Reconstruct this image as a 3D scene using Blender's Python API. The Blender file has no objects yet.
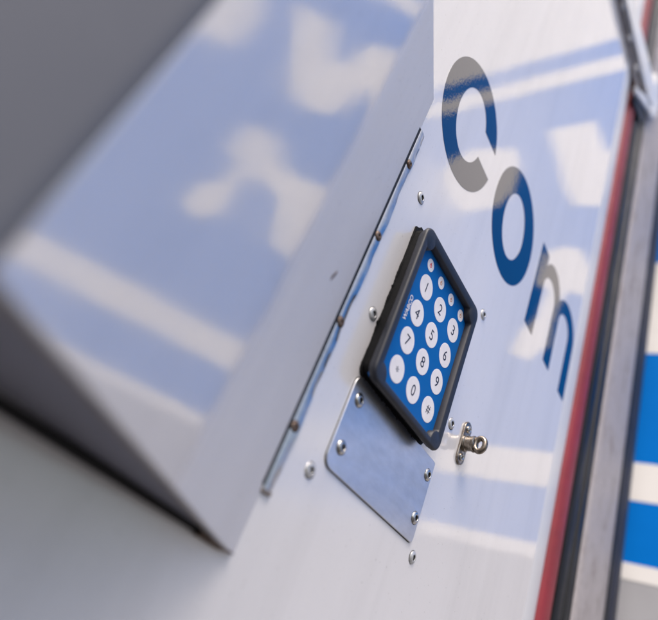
import bpy, bmesh, math, random
from mathutils import Vector, Matrix
random.seed(7)
scn = bpy.context.scene
col = scn.collection
MM = 0.001
Z0 = 1.25                      # height of the keypad above the ground, metres

def wp(a, b, h):
    """panel coordinates in millimetres (a right, b up, h out of the panel) -> world metres"""
    return Vector((a * MM, -h * MM, Z0 + b * MM))

# ------------------------------------------------------------------ camera
R_ = ((0.49186465, 0.3578409, 0.7937374), (0.61368966, -0.78916675, -0.02451202), (0.61761976, 0.49916503, -0.60776649))
def dirw(r): return Vector((r[0], -r[2], r[1]))
cx, cy, cz = dirw(R_[0]), -dirw(R_[1]), -dirw(R_[2])
cam_d = bpy.data.cameras.new('camera')
cam = bpy.data.objects.new('camera', cam_d)
col.objects.link(cam)
m = Matrix((cx, cy, cz)).transposed().to_4x4()
m.translation = wp(-244.4, -168.2, 159.0)
cam.matrix_world = m
cam_d.sensor_fit = 'HORIZONTAL'
cam_d.sensor_width = 36.0
cam_d.lens = 600.0 / 658.0 * 36.0
cam_d.clip_start = 0.005
cam_d.clip_end = 3000
cam_d.dof.use_dof = True
cam_d.dof.focus_distance = 0.352
cam_d.dof.aperture_fstop = 4.8
scn.camera = cam

# ------------------------------------------------------------------ world, sun, exposure
SUN_TO = Vector((-0.50, -0.21, 0.84)).normalized()
sun_el = math.asin(SUN_TO.z)
sun_az = math.atan2(SUN_TO.x, SUN_TO.y)
w = bpy.data.worlds.new('World')
scn.world = w
w.use_nodes = True
nt = w.node_tree
nt.nodes.clear()
o = nt.nodes.new('ShaderNodeOutputWorld')
bg = nt.nodes.new('ShaderNodeBackground')
sky = nt.nodes.new('ShaderNodeTexSky')
sky.sky_type = 'NISHITA'
sky.sun_disc = False
sky.sun_elevation = sun_el
sky.sun_rotation = sun_az
sky.air_density = 1.0
sky.dust_density = 5.0
bg.inputs['Strength'].default_value = 0.15
nt.links.new(sky.outputs[0], bg.inputs['Color'])
nt.links.new(bg.outputs[0], o.inputs['Surface'])
sd = bpy.data.lights.new('sun', 'SUN')
sd.energy = 1.5
sd.angle = math.radians(40)
sd.color = (1.0, 0.93, 0.87)
so = bpy.data.objects.new('sun', sd)
col.objects.link(so)
so.rotation_euler = SUN_TO.to_track_quat('Z', 'Y').to_euler()
so.location = (0, 0, 5)

scn.view_settings.view_transform = 'Standard'
scn.view_settings.look = 'None'
scn.view_settings.gamma = 1
scn.view_settings.exposure = 0.76
scn.render.engine = 'CYCLES'
scn.cycles.max_bounces = 10
scn.cycles.glossy_bounces = 6
scn.cycles.diffuse_bounces = 5

# ------------------------------------------------------------------ materials
def new_mat(name):
    mt = bpy.data.materials.new(name)
    mt.use_nodes = True
    n = mt.node_tree
    n.nodes.clear()
    out = n.nodes.new('ShaderNodeOutputMaterial')
    p = n.nodes.new('ShaderNodeBsdfPrincipled')
    n.links.new(p.outputs[0], out.inputs['Surface'])
    return mt, n, p

def noise(n, scale, detail=3, rough=0.5, stretch=None):
    tc = n.nodes.new('ShaderNodeTexCoord')
    t = n.nodes.new('ShaderNodeTexNoise')
    t.inputs['Scale'].default_value = scale
    t.inputs['Detail'].default_value = detail
    t.inputs['Roughness'].default_value = rough
    if stretch:
        mp = n.nodes.new('ShaderNodeMapping')
        mp.inputs['Scale'].default_value = stretch
        n.links.new(tc.outputs['Object'], mp.inputs['Vector'])
        n.links.new(mp.outputs[0], t.inputs['Vector'])
    else:
        n.links.new(tc.outputs['Object'], t.inputs['Vector'])
    return t

def ramp(n, src, stops):
    r = n.nodes.new('ShaderNodeValToRGB')
    e = r.color_ramp.elements
    while len(e) < len(stops):
        e.new(0.5)
    for i, (pos, c) in enumerate(stops):
        e[i].position = pos
        e[i].color = (c, c, c, 1) if not hasattr(c, '__len__') else (*c, 1)
    n.links.new(src, r.inputs[0])
    return r

def bump(n, src, dist, strength=1.0, prev=None):
    b = n.nodes.new('ShaderNodeBump')
    b.inputs['Strength'].default_value = strength
    b.inputs['Distance'].default_value = dist
    n.links.new(src, b.inputs['Height'])
    if prev:
        n.links.new(prev, b.inputs['Normal'])
    return b.outputs[0]

def gloss_paint(name, base, var=0.04, coat_ior=2.3, coat_rough=0.025, peel=2.2e-5, peel_scale=380, rough=0.4, specks=True, satin=None):
    mt, n, p = new_mat(name)
    t = noise(n, 14, 6, 0.65)
    lo = tuple(c * (1 - var) for c in base)
    r = ramp(n, t.outputs['Fac'], [(0.35, lo), (0.65, base)])
    colour = r.outputs[0]
    if specks:                                   # faint road film: vertical streaks and smudges
        ts = noise(n, 26, 5, 0.6, (1, 1, 0.07))
        ks = ramp(n, ts.outputs['Fac'], [(0.45, 1.0), (0.8, 0.88)])
        tm = noise(n, 7, 6, 0.7)
        km = ramp(n, tm.outputs['Fac'], [(0.4, 1.0), (0.75, 0.9)])
        for k_ in (ks, km):
            mg = n.nodes.new('ShaderNodeMix'); mg.data_type = 'RGBA'; mg.blend_type = 'MULTIPLY'; mg.inputs[0].default_value = 1.0
            n.links.new(colour, mg.inputs[6]); n.links.new(k_.outputs[0], mg.inputs[7]); colour = mg.outputs[2]
    if specks:                                   # fine grime specks
        t2 = noise(n, 520, 2, 0.5)
        k = ramp(n, t2.outputs['Fac'], [(0.67, 0.0), (0.74, 1.0)])
        mx = n.nodes.new('ShaderNodeMix'); mx.data_type = 'RGBA'
        ml = n.nodes.new('ShaderNodeMath'); ml.operation = 'MULTIPLY'; ml.inputs[1].default_value = 0.3
        n.links.new(k.outputs[0], ml.inputs[0])
        n.links.new(ml.outputs[0], mx.inputs[0])
        n.links.new(colour, mx.inputs[6])
        mx.inputs[7].default_value = (0.16, 0.14, 0.12, 1)
        colour = mx.outputs[2]
    n.links.new(colour, p.inputs['Base Color'])
    p.inputs['Roughness'].default_value = rough
    p.inputs['Specular IOR Level'].default_value = 0.0
    p.inputs['Coat Weight'].default_value = 1.0
    p.inputs['Coat IOR'].default_value = coat_ior
    t3 = noise(n, 40, 4, 0.6)
    rr = ramp(n, t3.outputs['Fac'], [(0.3, coat_rough), (0.75, coat_rough * 2.2)])
    rough_out = rr.outputs[0]
    if satin:                                    # a worn, satin-finished zone: (node tree) -> 0..1 socket, extra roughness
        ad = n.nodes.new('ShaderNodeMath'); ad.operation = 'MULTIPLY_ADD'
        n.links.new(satin[0](n), ad.inputs[0]); ad.inputs[1].default_value = satin[1]
        n.links.new(rough_out, ad.inputs[2]); rough_out = ad.outputs[0]
    n.links.new(rough_out, p.inputs['Coat Roughness'])
    t4 = noise(n, peel_scale, 2, 0.5)
    t5 = noise(n, 22, 2, 0.5)
    nb = bump(n, t5.outputs['Fac'], 1.6e-4)
    nb = bump(n, t4.outputs['Fac'], peel, prev=nb)
    n.links.new(nb, p.inputs['Coat Normal'])
    return mt

def plain(name, base, rough=0.5, metallic=0.0, var=0.15, scale=60, ior=1.5, bump_d=0.0, bump_s=300, stretch=None, coat=0.0):
    mt, n, p = new_mat(name)
    t = noise(n, scale, 5, 0.6, stretch)
    lo = tuple(c * (1 - var) for c in base)
    hi = tuple(min(1, c * (1 + var)) for c in base)
    r = ramp(n, t.outputs['Fac'], [(0.3, lo), (0.7, hi)])
    n.links.new(r.outputs[0], p.inputs['Base Color'])
    rr = ramp(n, t.outputs['Fac'], [(0.3, rough * 0.85), (0.7, min(1, rough * 1.15))])
    n.links.new(rr.outputs[0], p.inputs['Roughness'])
    p.inputs['Metallic'].default_value = metallic
    p.inputs['IOR'].default_value = ior
    p.inputs['Coat Weight'].default_value = coat
    if bump_d:
        t2 = noise(n, bump_s, 3, 0.6, stretch)
        n.links.new(bump(n, t2.outputs['Fac'], bump_d), p.inputs['Normal'])
    return mt

def stained(name, base, stain, rough=0.4, metallic=0.0, scale=25, lo=0.5, hi=0.72, stretch=None, bump_d=0.0, bump_s=300):
    mt, n, p = new_mat(name)
    t = noise(n, scale, 8, 0.7, stretch)
    r = ramp(n, t.outputs['Fac'], [(lo, base), (hi, stain)])
    t0 = noise(n, scale * 7, 4, 0.6, stretch)
    r0 = ramp(n, t0.outputs['Fac'], [(0.3, 0.82), (0.7, 1.0)])
    mx = n.nodes.new('ShaderNodeMix'); mx.data_type = 'RGBA'; mx.blend_type = 'MULTIPLY'
    mx.inputs[0].default_value = 1.0
    n.links.new(r.outputs[0], mx.inputs[6]); n.links.new(r0.outputs[0], mx.inputs[7])
    n.links.new(mx.outputs[2], p.inputs['Base Color'])
    rr = ramp(n, t.outputs['Fac'], [(lo, rough), (hi, min(1, rough + 0.25))])
    n.links.new(rr.outputs[0], p.inputs['Roughness'])
    p.inputs['Metallic'].default_value = metallic
    if bump_d:
        t2 = noise(n, bump_s, 4, 0.6, stretch)
        n.links.new(bump(n, t2.outputs['Fac'], bump_d), p.inputs['Normal'])
    return mt

def box_zone(a0, a1, b0, b1, soft_a, soft_b):
    # soft-edged zone in panel millimetres, from the world position
    def build(n):
        ge = n.nodes.new('ShaderNodeNewGeometry'); sp = n.nodes.new('ShaderNodeSeparateXYZ')
        n.links.new(ge.outputs['Position'], sp.inputs[0])
        cur = None
        for sock, lo, hi, soft in ((0, a0 * MM, a1 * MM, soft_a * MM), (2, Z0 + b0 * MM, Z0 + b1 * MM, soft_b * MM)):
            for edge_, sgn in ((lo, 1), (hi, -1)):
                mr = n.nodes.new('ShaderNodeMapRange'); mr.interpolation_type = 'SMOOTHSTEP'
                mr.inputs['From Min'].default_value = edge_ - soft if sgn > 0 else edge_ + soft
                mr.inputs['From Max'].default_value = edge_ + soft if sgn > 0 else edge_ - soft
                n.links.new(sp.outputs[sock], mr.inputs['Value'])
                if cur is None: cur = mr.outputs[0]
                else:
                    ml = n.nodes.new('ShaderNodeMath'); ml.operation = 'MULTIPLY'
                    n.links.new(cur, ml.inputs[0]); n.links.new(mr.outputs[0], ml.inputs[1]); cur = ml.outputs[0]
        return cur
    return build

M = {}
M['white'] = gloss_paint('white_gloss_paint', (0.79, 0.765, 0.765), coat_ior=2.3, peel=3.0e-5, satin=(box_zone(-300, 60, -400, 105, 12, 14), 0.16))
M['housing_white'] = gloss_paint('housing_white_gloss', (0.75, 0.715, 0.72), coat_ior=2.8, coat_rough=0.066, peel=1.2e-5, satin=(box_zone(-133, 100, -500, 500, 7, 10), 0.42))
M['vinyl'] = gloss_paint('dark_blue_vinyl', (0.0005, 0.006, 0.024), var=0.08, peel=2.6e-5, specks=False)
M['wall_blue'] = plain('bright_blue_paint', (0.001, 0.145, 0.520), 0.55, var=0.03, scale=14, ior=1.1)
M['wall_white'] = plain('white_stripe_paint', (0.72, 0.70, 0.685), 0.55, var=0.03, scale=14, ior=1.1)
M['wall_grey'] = plain('grey_skirt_paint', (0.34, 0.34, 0.36), 0.55, var=0.05, scale=14, ior=1.1)
M['trim'] = plain('white_edge_trim', (0.72, 0.71, 0.71), 0.38, var=0.03, scale=20)
M['rivet_white'] = plain('painted_rivet', (0.52, 0.51, 0.50), 0.30, var=0.15, scale=500, metallic=0.35, coat=0.5)
M['rivet_steel'] = stained('steel_rivet', (0.62, 0.60, 0.57), (0.24, 0.19, 0.15), 0.22, 1.0, 300, 0.5, 0.75)
M['dark'] = plain('near_black', (0.012, 0.011, 0.012), 0.7)
M['plate'] = stained('brushed_plate', (0.80, 0.80, 0.82), (0.70, 0.69, 0.69), 0.26, 1.0, 9, 0.35, 0.85, (1, 1, 2.5), 2e-6, 120)
M['strip'] = stained('polished_strip', (0.62, 0.60, 0.58), (0.30, 0.26, 0.23), 0.30, 1.0, 60, 0.55, 0.8, None, 1.2e-4, 45)
M['rust'] = stained('rusty_rivet', (0.26, 0.20, 0.16), (0.11, 0.06, 0.04), 0.45, 0.8, 500, 0.4, 0.6)
M['stud'] = stained('stained_steel', (0.36, 0.315, 0.265), (0.12, 0.085, 0.06), 0.24, 1.0, 220, 0.42, 0.66, None, 6e-5, 300)
M['bezel'] = plain('bezel_plastic', (0.013, 0.015, 0.024), 0.48, var=0.12, scale=500, bump_d=2e-5, bump_s=1800)
M['foam'] = plain('black_sealant', (0.004, 0.004, 0.0045), 0.7, ior=1.3, var=0.4, scale=600, bump_d=2e-4, bump_s=700)
M['membrane'] = plain('blue_membrane', (0.001, 0.118, 0.400), 0.42, var=0.03, scale=90, ior=1.3, bump_d=6e-6, bump_s=900)
M['key'] = plain('white_key_print', (0.84, 0.80, 0.80), 0.38, var=0.05, scale=160)
M['ink'] = plain('black_ink', (0.012, 0.014, 0.03), 0.4)
M['red_ink'] = plain('red_ink', (0.75, 0.06, 0.05), 0.4)
M['orange_ink'] = plain('orange_ink', (0.62, 0.30, 0.16), 0.4)
M['red_seal'] = stained('red_rubber', (0.27, 0.022, 0.032), (0.19, 0.025, 0.028), 0.5, 0.0, 12, 0.45, 0.75)
M['rubber'] = plain('black_rubber', (0.007, 0.0075, 0.010), 0.5, ior=1.35, var=0.3, scale=30)
M['rubber_blue'] = plain('dusty_rubber', (0.022, 0.025, 0.040), 0.5, ior=1.35, var=0.2, scale=25)
M['rail'] = stained('stained_aluminium', (0.43, 0.39, 0.385), (0.25, 0.21, 0.19), 0.55, 0.0, 34, 0.50, 0.72, (1, 1, 0.5), 3e-4, 70)
M['underside'] = plain('dark_grey_panel', (0.22, 0.215, 0.26), 0.55, var=0.1, scale=30)
M['front'] = plain('grey_cover', (0.138, 0.138, 0.152), 0.45, var=0.06, scale=15)
M['alu'] = stained('bare_aluminium', (0.88, 0.86, 0.83), (0.72, 0.68, 0.64), 0.35, 0.0, 30)
M['hinge_dark'] = stained('dirty_steel', (0.34, 0.29, 0.26), (0.14, 0.11, 0.09), 0.5, 0.3, 60)
M['asphalt'] = plain('asphalt', (0.045, 0.045, 0.045), 0.9, var=0.3, scale=8, bump_d=0.004, bump_s=90)

# ------------------------------------------------------------------ mesh helpers (millimetres, panel coordinates)
class MB:
    def __init__(self, org=(0, 0, 0)):
        self.v, self.f, self.org = [], [], org
    def vert(self, a, b, h):
        a -= self.org[0]; b -= self.org[1]; h -= self.org[2]
        self.v.append((a * MM, -h * MM, b * MM))
        return len(self.v) - 1
    def face(self, idx): self.f.append(tuple(idx))
    def box(self, a0, a1, b0, b1, h0, h1):
        i = [self.vert(a, b, h) for h in (h0, h1) for b in (b0, b1) for a in (a0, a1)]
        for q in ((0, 2, 3, 1), (4, 5, 7, 6), (0, 1, 5, 4), (2, 6, 7, 3), (0, 4, 6, 2), (1, 3, 7, 5)):
            self.face([i[k] for k in q])
    def prism_b(self, prof, b0, b1, steps=1):
        """closed (a, h) profile pushed along b"""
        rings = []
        for k in range(steps + 1):
            f = k / steps
            g0 = b0 if callable(b0) else (lambda a, v=b0: v)
            g1 = b1 if callable(b1) else (lambda a, v=b1: v)
            rings.append([self.vert(a, g0(a) * (1 - f) + g1(a) * f, h) for a, h in prof])
        n = len(prof)
        for r0, r1 in zip(rings, rings[1:]):
            for i in range(n):
                j = (i + 1) % n
                self.face((r0[i], r0[j], r1[j], r1[i]))
        self.face(rings[0][::-1]); self.face(rings[-1])
    def slab(self, outline, h0, h1):
        """closed (a, b) outline pushed along h"""
        lo = [self.vert(a, b, h0) for a, b in outline]
        hi = [self.vert(a, b, h1) for a, b in outline]
        n = len(outline)
        for i in range(n):
            j = (i + 1) % n
            self.face((lo[i], lo[j], hi[j], hi[i]))
        self.face(lo[::-1]); self.face(hi)
    def ring(self, outer, inner, h0, h1):
        n = len(outer)
        L = [[self.vert(a, b, h) for a, b in o] for o, h in ((outer, h0), (outer, h1), (inner, h1), (inner, h0))]
        for i in range(n):
            j = (i + 1) % n
            for k in range(4):
                A, Bq = L[k], L[(k + 1) % 4]
                self.face((A[i], A[j], Bq[j], Bq[i]))
    def lathe(self, ca, cb, prof, seg=24):
        """(radius, h) profile turned about the panel normal at (ca, cb)"""
        rings = []
        for r, h in prof:
            if r < 1e-6:
                rings.append([self.vert(ca, cb, h)])
            else:
                rings.append([self.vert(ca + r * math.cos(t), cb + r * math.sin(t), h)
                              for t in (2 * math.pi * k / seg for k in range(seg))])
        for r0, r1 in zip(rings, rings[1:]):
            for i in range(seg):
                j = (i + 1) % seg
                if len(r0) == 1 and len(r1) == 1: continue
                if len(r1) == 1: self.face((r0[i], r0[j], r1[0]))
                elif len(r0) == 1: self.face((r0[0], r1[j], r1[i]))
                else: self.face((r0[i], r0[j], r1[j], r1[i]))
    def mesh(self, name):
        me = bpy.data.meshes.new(name)
        me.from_pydata(self.v, [], self.f)
        bm = bmesh.new(); bm.from_mesh(me)
        bmesh.ops.recalc_face_normals(bm, faces=bm.faces)
        bm.to_mesh(me); bm.free()
        return me

def put(name, mb, mat, parent=None, bevel=0.0, seg=2, smooth=True, angle=40):
    me = mb.mesh(name)
    me.materials.append(M[mat] if isinstance(mat, str) else mat)
    ob = bpy.data.objects.new(name, me)
    col.objects.link(ob)
    if parent is not None:
        ob.parent = parent
        pw = PORG[parent.name]
        ob.location = Vector(((mb.org[0] - pw[0]) * MM, -(mb.org[2] - pw[2]) * MM, (mb.org[1] - pw[1]) * MM))
    else:
        ob.location = wp(*mb.org)
    PORG[ob.name] = mb.org
    if bevel:
        md = ob.modifiers.new('bevel', 'BEVEL')
        md.width = bevel * MM; md.segments = seg; md.limit_method = 'ANGLE'; md.angle_limit = math.radians(angle)
    if smooth:
        for pl in me.polygons: pl.use_smooth = True
        try:
            me.set_sharp_from_angle(angle=math.radians(angle))
        except Exception:
            pass
    return ob

PORG = {}
def thing(name, org, label, cat, group=None):
    e = bpy.data.objects.new(name, None)
    e.empty_display_size = 0.02
    col.objects.link(e)
    e.location = wp(*org)
    PORG[e.name] = org
    tag(e, label, cat, group)
    return e

def tag(ob, label, cat, group=None):
    ob['label'] = label; ob['category'] = cat
    if group: ob['group'] = group

def rrect(a0, a1, b0, b1, r, n=6):
    """rounded rectangle outline; r = one radius or four (lower left, lower right, upper right, upper left)"""
    rs = (r,) * 4 if not hasattr(r, '__len__') else r
    pts = []
    for (ca, cb, sa, sb, st), rr in zip(((a0, b0, 1, 1, 180), (a1, b0, -1, 1, 270), (a1, b1, -1, -1, 0), (a0, b1, 1, -1, 90)), rs):
        for k in range(n + 1):
            t = math.radians(st + 90 * k / n)
            pts.append((ca + sa * rr + rr * math.cos(t), cb + sb * rr + rr * math.sin(t)))
    return pts

def ell(ca, cb, ra, rb, n=64, t0=0, t1=360, close=True):
    k = n if close else n + 1
    return [(ca + ra * math.cos(math.radians(t0 + (t1 - t0) * i / n)), cb + rb * math.sin(math.radians(t0 + (t1 - t0) * i / n))) for i in range(k)]

def text_mesh(name, body, size, offset=0.0, turn=0.0, align='CENTER', xscale=1.0):
    """built-in font -> flat mesh lying in the panel plane, centred on its origin, size in millimetres"""
    cu = bpy.data.curves.new(name, 'FONT')
    cu.body = body; cu.size = size * MM; cu.offset = offset * MM
    cu.extrude = 0.02 * MM
    cu.resolution_u = 6
    ob = bpy.data.objects.new(name, cu)
    col.objects.link(ob)
    dg = bpy.context.evaluated_depsgraph_get()
    me = bpy.data.meshes.new_from_object(ob.evaluated_get(dg))
    bpy.data.objects.remove(ob)
    bpy.data.curves.remove(cu)
    xs = [v.co.x for v in me.vertices]; ys = [v.co.y for v in me.vertices]
    mx, my = (min(xs) + max(xs)) / 2, (min(ys) + max(ys)) / 2
    c, s = math.cos(turn), math.sin(turn)
    for v in me.vertices:
        x, y, z = (v.co.x - mx) * xscale, v.co.y - my, v.co.z
        v.co = Vector((x * c - y * s, -z, x * s + y * c))
    me.name = name
    return me

def child_mesh(name, me, mat, parent, a, b, h):
    if not me.materials: me.materials.append(M[mat])
    ob = bpy.data.objects.new(name, me)
    col.objects.link(ob)
    ob.parent = parent
    pw = PORG[parent.name]
    ob.location = Vector(((a - pw[0]) * MM, -(h - pw[2]) * MM, (b - pw[1]) * MM))
    PORG[ob.name] = (a, b, h)
    return ob

HP = -7.0            # height of the painted panel's surface

# ------------------------------------------------------------------ setting
g = bpy.data.meshes.new('ground')
g.from_pydata([(-300, -300, 0), (300, -300, 0), (300, 300, 0), (-300, 300, 0)], [], [(0, 1, 2, 3)])
g.materials.append(M['asphalt'])
go = bpy.data.objects.new('ground', g); col.objects.link(go); go['kind'] = 'structure'

# ------------------------------------------------------------------ white body panel with lettering
panel = thing('body_panel', (0, -900, HP), 'large glossy white panel with dark blue lettering behind the keypad', 'panel')
def arc_edge():
    pts = []
    n = 14
    for k in range(n + 1):                      # outer skin rolls back towards the red seal
        t = k / n
        ang = math.radians(15) * t
        Rr = 45.5 / math.sin(math.radians(15))
        pts.append((253 + Rr * math.sin(ang), HP - Rr * (1 - math.cos(ang))))
    return pts
edge = arc_edge()
mb = MB((0, -900, HP)); mb.box(-760, 252.8, -900, 1150, HP - 2.5, HP); put('skin', mb, 'white', panel)
mb = MB((253, -900, HP))
prof = edge + [(p[0] - 1, p[1] - 2.5) for p in edge[::-1]]
mb.prism_b(prof, -900, 1150); put('rolled_edge', mb, 'trim', panel)

# lettering "com"
LH = HP + 0.12
def letter_c():
    ca, cb, ra, rb, ia, ib = -24.5, 166, 41.2, 49.0, 20.5, 30
    top, bot = 180.5, 156.0
    to = math.degrees(math.asin((top - cb) / rb)); bo = math.degrees(math.asin((bot - cb) / rb))
    ti = math.degrees(math.asin((top - cb) / ib)); bi = math.degrees(math.asin((bot - cb) / ib))
    n = 60
    outer = ell(ca, cb, ra, rb, n, to, 360 + bo, False)
    inner = ell(ca, cb, ia, ib, n, ti, 360 + bi, False)
    mb = MB((ca, cb, HP))
    rows = [[mb.vert(a, b, h) for a, b in ln] for ln, h in ((outer, HP - .05), (outer, LH), (inner, LH), (inner, HP - .05))]
    for i in range(n):
        for k in range(3):
            mb.face((rows[k][i], rows[k][i + 1], rows[k + 1][i + 1], rows[k + 1][i]))
    return mb
put('letter', letter_c(), 'vinyl', panel)
mb = MB((70.3, 165.5, HP)); mb.ring(ell(71.3, 164.8, 41.5, 49.3), ell(70.8, 163.5, 20.4, 29.4), HP - .05, LH); put('letter', mb, 'vinyl', panel)
def letter_m():
    def arc(ca, cb, ra, rb, t0, t1, n=12): return ell(ca, cb, ra, rb, n, t0, t1, False)
    o_ = [(129.5, 117.5), (129.5, 202.5), (148.5, 202.5), (148.5, 191.5)]
    o_ += arc(170, 178, 25, 26.5, 128, 62)
    o_ += [(187.5, 197), (194, 188)]
    o_ += arc(220, 174, 30.5, 27, 138, 0, 18)
    o_ += [(250.5, 116), (232, 116)]
    o_ += arc(216, 171, 16, 14.5, 0, 175, 14)
    o_ += [(200.5, 116.5), (183, 116.5)]
    o_ += arc(166.5, 172, 16.5, 15.5, 0, 170, 14)
    o_ += [(149.5, 117.5)]
    mb = MB((190, 160, HP))
    lo = [mb.vert(a, b, HP - .05) for a, b in o_]; hi = [mb.vert(a, b, LH) for a, b in o_]
    for i in range(len(o_)):
        j = (i + 1) % len(o_)
        mb.face((lo[i], lo[j], hi[j], hi[i]))
    mb.face(hi)
    return mb
lm = put('letter', letter_m(), 'vinyl', panel, smooth=False)

# rivets (blind rivets with a dark hollow centre)
def rivet_mesh(name, mat, r, hgt, hole=1.25):
    mb = MB()
    mb.lathe(0, 0, [(r * 1.07, 0), (r * 1.07, .16), (r * .99, .2), (r * .985, hgt * .28), (r * .86, hgt * .62), (r * .66, hgt * .9), (r * .5, hgt), (hole * 1.12, hgt * .97), (hole, hgt * .8), (hole * .95, -.4), (0, -.4)], 28)
    me = mb.mesh(name)
    me.materials.append(M[mat]); me.materials.append(M['dark'])
    for pl in me.polygons:
        pl.use_smooth = True
        rad = [math.hypot(me.vertices[i].co.x, me.vertices[i].co.z) for i in pl.vertices]
        if max(rad) < hole * 1.02 * MM or min(rad) > r * .9895 * MM: pl.material_index = 1  # hollow and base rim coloured dark; the rim is painted shadow edge and grime
    return me
rv_white = rivet_mesh('rivet', 'rivet_white', 3.6, 1.25, 1.5)
rv_steel = rivet_mesh('rivet', 'rivet_steel', 3.5, 1.35, 1.5)
rv_rust = rivet_mesh('rivet', 'rust', 2.6, 1.1, 0.6)
def add_rivet(me, parent, a, b, h):
    ob = child_mesh('rivet', me, None, parent, a, b, h)
    ob.rotation_euler = (math.radians(random.uniform(-4, 4)), random.uniform(0, 6), math.radians(random.uniform(-4, 4)))
    return ob
for a, b in ((-45, 73.6), (-46, -11.3), (63, 72), (62.7, -12.6), (-45.8, -96.3), (62.6, -95.2)):
    add_rivet(rv_white, panel, a, b, HP - 0.05)

# ------------------------------------------------------------------ wedge-shaped housing on the left
HB, HT = -142.0, 134.0
def low(d): return lambda a: HB + d + 0.03 * (-68 - a)         # the lower and upper edges close in slightly
def high(d): return lambda a: HT + d - 0.19 * (-68 - a)
housing = thing('wedge_housing', (-240, HB, HP), 'blurred white box with a sloping glossy side projecting at the left', 'housing')
ca30, sa30 = math.cos(math.radians(25.8)), math.sin(math.radians(25.8))
def ramp_pt(s, off=0.0):                       # s millimetres up the slope from the corner, off = out of the face
    return (-68.5 - s * ca30 + off * sa30, HP + s * sa30 + off * ca30)
prof = [ramp_pt(0, .1), ramp_pt(166, .1)]
c0 = ramp_pt(166, .1)
Rf = 10                                         # rolled outer corner
ctr = (c0[0] - Rf * sa30, c0[1] - Rf * ca30)
for k in range(1, 9):
    t = math.radians(64.2 + 25.8 * k / 8)
    prof.append((ctr[0] + Rf * math.cos(t), ctr[1] + Rf * math.sin(t)))
top_h = prof[-1][1]
back = [(ctr[0] + (Rf - 2) * math.cos(math.radians(64.2 + 25.8 * k / 8)), ctr[1] + (Rf - 2) * math.sin(math.radians(64.2 + 25.8 * k / 8))) for k in range(8, -1, -1)]
prof2 = [ramp_pt(0, .1), ramp_pt(165.6, .1), ramp_pt(165.6, -1.9), ramp_pt(4, -1.9)]
mb = MB((-140, HB, HP)); mb.prism_b(prof2, low(0), high(0), 1); put('sloping_face', mb, 'housing_white', housing, bevel=0.5, seg=2)
mb = MB((-330, HB, HP)); mb.prism_b(prof[1:] + [(-520, top_h), (-520, top_h - 2)] + back, low(0), high(0)); put('front_cover', mb, 'front', housing, bevel=0.6)
up = [(-74, HP + 1.2), (-520, HP + 1.2), (-520, top_h - 3), (ctr[0], top_h - 3), ramp_pt(164, -2.4), ramp_pt(9, -2.4)]
mb = MB((-240, HB, HP)); mb.prism_b(up, low(1.6), low(3.2)); put('bottom_plate', mb, 'underside', housing)
mb = MB((-240, HT, HP)); mb.prism_b(up, high(-4), high(-1)); put('top_plate', mb, 'underside', housing)
mb = MB((-240, HB, HP)); mb.box(-520, -78, HB + 0.2, HB + 4, HP + 0.05, HP + 1.7); put('joint_seal', mb, 'dark', housing, bevel=0.6)
sl = [ramp_pt(6, -2.0), ramp_pt(164, -2.0), ramp_pt(164, -3.2), ramp_pt(10, -3.2)]
mb = MB((-140, HB, HP)); mb.prism_b(sl, low(-.3), low(6)); put('hem', mb, 'hinge_dark', housing)
mb = MB((-78, HB, HP)); mb.slab([(-90, HB + 2.4), (-70.6, HB + .4), (-78, HB - .8), (-92, HB - .6)], HP + .05, HP + 3.4); put('corner_rust', mb, 'rust', housing, bevel=.5)

mb = MB((-95, -28, HP))
def on_ramp(s_, b_, off): a_, h_ = ramp_pt(s_, off); return mb.vert(a_, b_, h_)
sp = [(30.6, -32.2), (31.0, -30.4), (29.2, -27.0), (27.4, -24.2), (27.2, -25.8), (28.9, -29.6)]
lo_ = [on_ramp(a_, b_, .05) for a_, b_ in sp]; hi_ = [on_ramp(a_, b_, .3) for a_, b_ in sp]
for i in range(6): mb.face((lo_[i], lo_[(i + 1) % 6], hi_[(i + 1) % 6], hi_[i]))
mb.face(hi_); put('rust_spot', mb, 'rust', housing, smooth=False)

# ------------------------------------------------------------------ polished strip along the corner
strip = thing('metal_strip', (-66, -115, HP), 'narrow polished metal strip with rusty rivets along the housing corner', 'strip')
mb = MB((-66, -115, HP))
nS = 90
rows = []
for k in range(nS + 1):
    b = -115 + 219.5 * k / nS
    wob = 0.5 * math.sin(b * .06 + .6) + 0.55 * math.sin(b * .15 + 2) + 0.3 * math.sin(b * .41)
    prof = [(-69.3, HP + .1), (-69.3, HP + 1.1), (-68.8, HP + 1.5), (-66.2, HP + 1.5 + wob * .22), (-63.8, HP + 1.2 + wob * .75), (-63.2, HP + .1)]
    rows.append([mb.vert(a, b, h) for a, h in prof])
for r0, r1 in zip(rows, rows[1:]):
    for i in range(6):
        j = (i + 1) % 6
        mb.face((r0[i], r0[j], r1[j], r1[i]))
mb.face(rows[0][::-1]); mb.face(rows[-1])
put('band', mb, 'strip', strip, angle=50)
mb = MB((-70, -115, HP)); mb.prism_b([(-71.6, HP + .1), (-71.6, HP + 1.5), (-69.4, HP + 1.5), (-69.4, HP + .1)], -114, 104); put('joint_shadow', mb, 'rubber', strip)  # solid black strip in place of the shadow gap left of the band
for b in (77, 22.6, -32, -86.8):
    add_rivet(rv_rust, strip, -67, b, HP + 1.4)
mb = MB((-66, -115, HP)); mb.slab(rrect(-69.8, -63.3, -116.6, -114.6, .8), HP + .05, HP + 1.4); put('end_stop', mb, 'hinge_dark', strip, bevel=.3)

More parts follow.
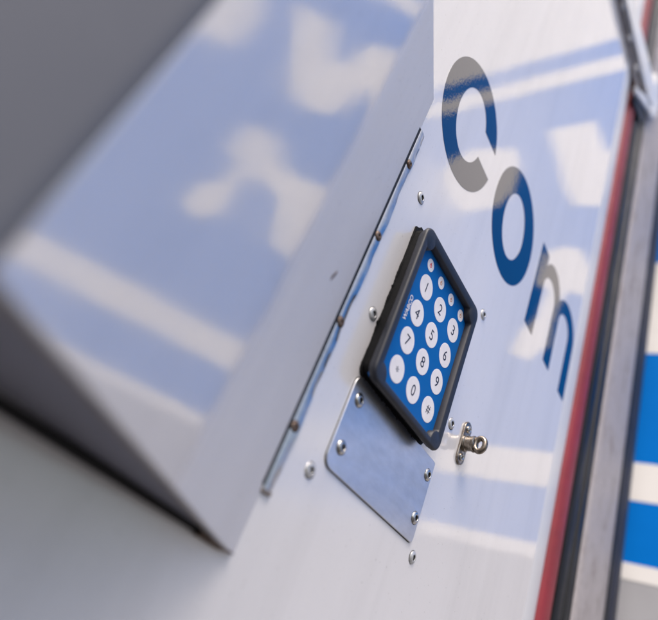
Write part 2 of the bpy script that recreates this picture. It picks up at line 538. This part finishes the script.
# ------------------------------------------------------------------ cover plate
plate = thing('cover_plate', (8, -90, HP), 'brushed steel plate with four rivets below the keypad', 'plate')
mb = MB((8, -90, HP)); mb.slab(rrect(-40, 56, -90, -42.2, (6, 3, 1.2, 6)), HP + .06, HP + 1.1); put('sheet', mb, 'plate', plate, bevel=.25)
mb = MB((8, -90, HP)); mb.slab(rrect(-40.15, 56.0, -90.35, -42.0, (6, 3, 1.2, 6)), HP + .02, HP + .35); put('sealant_line', mb, 'foam', plate)
for a, b in ((-32.3, -53.2), (-32.2, -78.2), (50.9, -52), (50.9, -77.4)):
    add_rivet(rv_steel, plate, a, b, HP + 1.05)

# ------------------------------------------------------------------ keypad
pad = thing('keypad', (-2, -48, HP), 'blue keypad with white round keys in a black frame on the white panel', 'keypad')
KA0, KA1, KB0, KB1 = -42.5, 38.2, -45.0, 54.6
IA0, IA1, IB0, IB1 = -37.6, 31.8, -40.8, 47.4
RIM = 4.0
def polar(shape, ctr, n=360):
    """resample a closed outline by angle about ctr so that two outlines can be bridged"""
    out = []
    m_ = len(shape)
    for k in range(n):
        t = 2 * math.pi * k / n
        d = (math.cos(t), math.sin(t)); best = None
        for i in range(m_):
            p, q = shape[i], shape[(i + 1) % m_]
            ex, ey = q[0] - p[0], q[1] - p[1]
            den = d[0] * ey - d[1] * ex
            if abs(den) < 1e-12: continue
            px, py = p[0] - ctr[0], p[1] - ctr[1]
            r = (px * ey - py * ex) / den
            u = (px * d[1] - py * d[0]) / den
            if r > 0 and -1e-9 <= u <= 1 + 1e-9 and (best is None or r < best): best = r
        out.append((ctr[0] + best * d[0], ctr[1] + best * d[1]))
    return out
def inner_outline(br=6.6):
    """window with a round screw boss standing in each corner"""
    pts = []
    for (a, b, st) in ((IA0, IB0, 90), (IA1, IB0, 180), (IA1, IB1, 270), (IA0, IB1, 0)):
        for k in range(13):
            t = math.radians(st - 90 * k / 12)
            pts.append((a + br * math.cos(t), b + br * math.sin(t)))
    return pts
KC = (-1.5, 2)
outer = polar(rrect(KA0, KA1, KB0, KB1, 6.5, 8), KC)
inner = polar(inner_outline(), KC)
outer_t = polar(rrect(KA0 + 1.2, KA1 - 1.2, KB0 + 1.2, KB1 - 1.2, 5.6, 8), KC)
mb = MB((-2, -48, HP))
def shrink(sh, d): return [(KC[0] + (a - KC[0]) * (1 - d / math.hypot(a - KC[0], b - KC[1])), KC[1] + (b - KC[1]) * (1 - d / math.hypot(a - KC[0], b - KC[1]))) for a, b in sh]
loops = [(shrink(outer, 2.4), -1.6), (shrink(outer, 1.6), -.9), (outer, RIM - 1.9), (shrink(outer, .15), RIM - 1.0), (shrink(outer, .6), RIM - .35), (shrink(outer, 1.1), RIM - .08), (shrink(outer, 1.7), RIM), (shrink(inner, -.5), RIM), (inner, RIM - .4), (inner, -0.6), (shrink(outer, 3.4), -1.6)]
L = [[mb.vert(a, b, h) for a, b in lp] for lp, h in loops]
n = len(outer)
for i in range(n):
    j = (i + 1) % n
    for k in range(len(L)):
        A, Bq = L[k], L[(k + 1) % len(L)]
        mb.face((A[i], A[j], Bq[j], Bq[i]))
put('bezel', mb, 'bezel', pad, angle=55)
# rough sealant bead under the frame
base = rrect(-40.2, 36.5, -42.6, 57.0, 4.5, 8)
base = polar(base, KC, 300)
jag = []
for i, (a, b) in enumerate(base):
    d = 0.3 * math.sin(i * .31) + random.uniform(-.15, .25) + (0.8 if random.random() < .035 else 0) + (2.2 if 118 <= i * 360 / 300 <= 122 else 0)
    L_ = math.hypot(a - KC[0], b - KC[1])
    jag.append((a + (a - KC[0]) / L_ * d, b + (b - KC[1]) / L_ * d))
mb = MB((-2, -48, HP)); mb.slab(jag, HP + .04, HP + 1.2); put('sealant_bead', mb, 'foam', pad, smooth=False)
mb = MB((-2, -48, HP)); mb.slab(rrect(-40.0, 36.3, -40.6, 54.5, 4.5, 8), HP + 0.8, -1.5); put('back_box', mb, 'foam', pad)
mb = MB((-2, -48, HP)); mb.slab(rrect(IA0 - 2, IA1 + 2, IB0 - 2, IB1 + 2, 1.5), -1.4, 0.0); face = put('membrane', mb, 'membrane', pad)
child_mesh('logo_lettering', text_mesh('logo_lettering', 'WABCO', 4.1, 0.10, math.pi / 2, xscale=1.03), 'key', face, -29.6, 5.6, 0.08)
def disc(r):
    mb = MB(); mb.lathe(0, 0, [(r, -.02), (r, .10), (r - .15, .14), (0, .14)], 40); me = mb.mesh('key')
    for pl in me.polygons: pl.use_smooth = False
    return me
key_big, key_small = disc(7.3), disc(3.75)
PX, PY = 20.1, 18.0
for i, row in enumerate(('123', '456', '789', '*0#')):
    for j, ch in enumerate(row):
        a, b = (j - 1) * PX, (1.5 - i) * PY
        k = child_mesh('key', key_big, 'key', pad, a, b, 0)
        me = text_mesh('legend', ch, 9.2 if ch not in '*#' else 7.6, -0.02)
        child_mesh('legend', me, 'ink', k, a, b, 0.20)
for j, inkm in enumerate(('red_ink', 'orange_ink', 'orange_ink', 'orange_ink')):
    a = -23.3 + 15.5 * j
    k = child_mesh('key', key_small, 'key', pad, a, 40.5, 0)
    mb = MB((a, 40.5, .16)); mb.ring(ell(a, 40.2, 1.25, 1.25, 24), ell(a, 40.2, .75, .75, 24), .15, .2)
    mb.box(a - .28, a + .28, 40.3, 42.2, .152, .21)
    s_ = put('symbol', mb, inkm, k, smooth=False)

# ------------------------------------------------------------------ little lock fitting with an eye
stud = thing('eyelet_fastener', (84, -14.5, HP), 'small stained steel fastener with a ring, right of the keypad', 'fastener')
mb = MB((84, -14.5, HP))
ol = []
for t in range(0, 181, 12): ol.append((84 + 5.2 * math.cos(math.radians(t)), -5.2 + 5.2 * math.sin(math.radians(t))))
for t in range(180, 361, 12): ol.append((84 + 5.2 * math.cos(math.radians(t)), -23.8 + 5.2 * math.sin(math.radians(t))))
mb.slab(ol, HP + .05, HP + 1.5); put('base_plate', mb, 'stud', stud, bevel=.35)
for b in (-5.0, -24.0):
    mb = MB((84, b, HP)); mb.lathe(84, b, [(2.5, HP + 1.4), (2.4, HP + 2.2), (1.6, HP + 2.7), (.9, HP + 2.4), (.8, HP + 1.7), (0, HP + 1.7)], 20); put('screw', mb, 'rivet_steel', stud)
mb = MB((84, -14.5, HP)); mb.lathe(84, -14.5, [(5.3, HP + 1.4), (5.3, HP + 2.6), (4.7, HP + 3.0), (4.7, HP + 6.8), (5.2, HP + 7.2), (5.2, HP + 8.2), (4.4, HP + 8.8), (0, HP + 8.9)], 30); put('barrel', mb, 'stud', stud, angle=30)
# ring standing out of the barrel, in the plane of the panel normal and the vertical
mb = MB((84, -14.5, HP))
cc, rings = (HP + 11.6, -14.5), []
nu, nv = 36, 12
for i in range(nu):
    u = 2 * math.pi * i / nu
    ring_ = []
    for k in range(nv):
        v = 2 * math.pi * k / nv
        rr = 1.75 * math.cos(v)
        ring_.append(mb.vert(84 + 2.0 * math.sin(v), cc[1] + (4.4 + rr) * math.sin(u), cc[0] + (3.2 + rr) * math.cos(u)))
    rings.append(ring_)
for i in range(nu):
    for k in range(nv):
        mb.face((rings[i][k], rings[(i + 1) % nu][k], rings[(i + 1) % nu][(k + 1) % nv], rings[i][(k + 1) % nv]))
put('ring', mb, 'stud', stud, angle=80)

# ------------------------------------------------------------------ seals and rail at the right edge
B0, B1 = -900, 1250
def extr(name, prof, mat, label, cat, org, bevel=0, steps=1):
    mb = MB(org); mb.prism_b(prof, B0, B1, steps)
    ob = put(name, mb, mat, None, bevel=bevel)
    tag(ob, label, cat)
    return ob
def hump(a0, a1, hb, ht, n=10, p=.5):
    return [(a0, hb)] + [(a0 + (a1 - a0) * k / n, hb + (ht - hb) * (math.sin(math.pi * k / n) ** p)) for k in range(1, n)] + [(a1, hb)]
extr('red_seal', hump(299.5, 334, -17, -7.5, 12, .35), 'red_seal', 'long red rubber seal strip along the edge of the white panel', 'seal', (320, -900, HP))
pr_ = [(342, -18), (342, -10)] + [(343 + 3 * k, -9.2 + .5 * math.sin(k)) for k in range(3)]
pr_ = [(335, -18), (335, -9), (338, -7.6), (352, -7.6), (357, -11), (360, -11), (362, -7), (372, -6.6), (376, -9.5), (378, -9.5), (380, -7.4), (383, -8.5), (383, -18)]
extr('black_seal', pr_, 'rubber', 'ribbed black rubber seal between the red seal and the grey rail', 'seal', (362, -900, HP), .4)
pr_ = [(384, -20), (384, -9.4), (386, -7.6), (398, -6.6), (440, -6.0), (490, -6.6), (505, -7.6), (508, -9.4), (508, -20)]
rail = extr('grey_rail', pr_, 'rail', 'wide stained grey metal rail between two black rubber seals', 'rail', (445, -900, HP), .5)
seal2 = thing('dusty_seal', (530, -900, HP), 'dusty black rubber seal between grey rail and blue panel', 'seal')
mb = MB((515, -900, HP)); mb.prism_b([(509, -20), (509, -9), (511, -7.4), (522, -7.6), (525, -10), (525, -20)], B0, B1); put('inner_lip', mb, 'rubber', seal2, bevel=.5)
mb = MB((540, -900, HP)); mb.prism_b([(525.4, -20), (525.4, -9.4), (529, -6.6), (545, -5.4), (556, -5.8), (558.8, -8), (558.8, -20)], B0, B1); put('outer_lip', mb, 'rubber_blue', seal2, bevel=.5)
mb = MB((610, -900, HP)); mb.box(559.2, 669.5, B0, B1, -46, -40); put('channel', mb, 'rubber', seal2)

# ------------------------------------------------------------------ hinge at the top right
hinge = thing('strap_hinge', (250, 683, HP), 'silver metal strap hinge crossing the red seal at top right', 'hinge')
mb = MB((240, 683, HP)); mb.slab(rrect(140, 316, 661, 742, 4), HP + .1, HP + 3.0); put('strap', mb, 'hinge_dark', hinge, bevel=.8)
for a in (184, 232, 279):
    mb = MB((a, 674, HP)); mb.lathe(a, 674, [(5.6, HP + 2.9), (5.4, HP + 4.8), (4.0, HP + 6.0), (2.0, HP + 6.2), (1.8, HP + 5), (0, HP + 5)], 6); put('bolt', mb, 'alu', hinge, smooth=False)
mb = MB((290, 700, HP)); mb.slab([(140, 669), (240, 679), (345, 692), (372, 712), (372, 756), (300, 742), (140, 712)], HP + 4.6, HP + 10); put('arm', mb, 'alu', hinge, bevel=1.2, seg=3)
mb = MB((330, 700, HP)); mb.slab([(284, 637), (292, 633), (366, 690), (352, 702)], HP + 3.2, HP + 7.6); put('gusset', mb, 'alu', hinge, bevel=.6)
mb = MB((380, 700, HP)); mb.slab([(350, 690), (372, 688), (402, 720), (412, 760), (404, 800), (374, 800), (374, 714)], HP + 1.2, HP + 8.5); put('foot', mb, 'alu', hinge, bevel=1.5)
mb = MB((330, 640, HP)); mb.slab([(291, 646), (300, 628), (345, 640), (380, 694), (372, 700)], HP + .6, HP + 3); put('gap_shadow', mb, 'rubber', hinge, bevel=.6)  # black slab standing in for the shadowed gap below the hinge

# ------------------------------------------------------------------ blue wall with white stripes at right angles to the panel
WA = 670.0
wall = thing('striped_wall', (WA, -1200, 300), 'bright blue wall with white stripes and letters at the right edge', 'wall')
S0, S1 = -55.0, 950.0             # s runs out from the panel
class WB(MB):
    def sheet(self, outline, d0, d1, hole=None):
        """outline in (s, b); d = distance in front of the wall face (towards -a)"""
        lo = [self.vert(WA - d0, b, HP + s) for s, b in outline]; hi = [self.vert(WA - d1, b, HP + s) for s, b in outline]
        n = len(outline)
        if hole:
            li = [self.vert(WA - d0, b, HP + s) for s, b in hole]; hi2 = [self.vert(WA - d1, b, HP + s) for s, b in hole]
            for i in range(n):
                j = (i + 1) % n
                self.face((lo[i], lo[j], hi[j], hi[i])); self.face((hi[i], hi[j], hi2[j], hi2[i])); self.face((hi2[i], hi2[j], li[j], li[i]))
            return
        for i in range(n):
            j = (i + 1) % n
            self.face((lo[i], lo[j], hi[j], hi[i]))
        self.face(lo[::-1]); self.face(hi)
def wrect(b0, b1, s0=S0, s1=S1): return [(s0, b0), (s1, b0), (s1, b1), (s0, b1)]
ORG = (WA, -1200, 300)
mb = WB(ORG); mb.sheet(wrect(100, 1463), -28, 0); put('blue_field', mb, 'wall_blue', wall, smooth=False)
mb = WB(ORG); mb.sheet(wrect(-1180, 99.8), -28, -.1); put('grey_skirt', mb, 'wall_grey', wall, smooth=False)
mb = WB(ORG); mb.sheet(wrect(1463.2, 2500), -28, -.1); put('white_top', mb, 'wall_white', wall, smooth=False)
for b0, b1 in ((91, 113), (202, 261), (1309, 1379)):
    mb = WB(ORG); mb.sheet(wrect(b0, b1, S0 + 1, S1 - 1), -.2, .4); put('stripe', mb, 'wall_white', wall, smooth=False)
LA = [(305, 1122), (266, 1010), (230, 898), (200, 838), (150, 826), (104, 846), (76, 907), (58, 990), (30, 945), (-20, 940), (-20, 1138), (45, 1150), (93, 1133), (115, 1084), (128, 1012), (155, 1000), (188, 1100), (196, 1122)]
LB = [(258, 456), (226, 438), (190, 470), (192, 557), (178, 598), (110, 573), (78, 470), (27, 458), (-20, 458), (-20, 655), (17, 660), (83, 648), (145, 656), (164, 703), (204, 720), (238, 704), (242, 622), (213, 604), (224, 538), (250, 508)]
LC = [(352, 905), (372, 872), (470, 858), (560, 905), (585, 985), (560, 1075), (505, 1100), (430, 1092), (372, 1068), (348, 1000)]
for L_ in (LA, LB, LC):
    mb = WB(ORG); mb.sheet([(s_ - 8, b_) for s_, b_ in L_], -.2, .4); put('letter', mb, 'wall_white', wall, smooth=False)
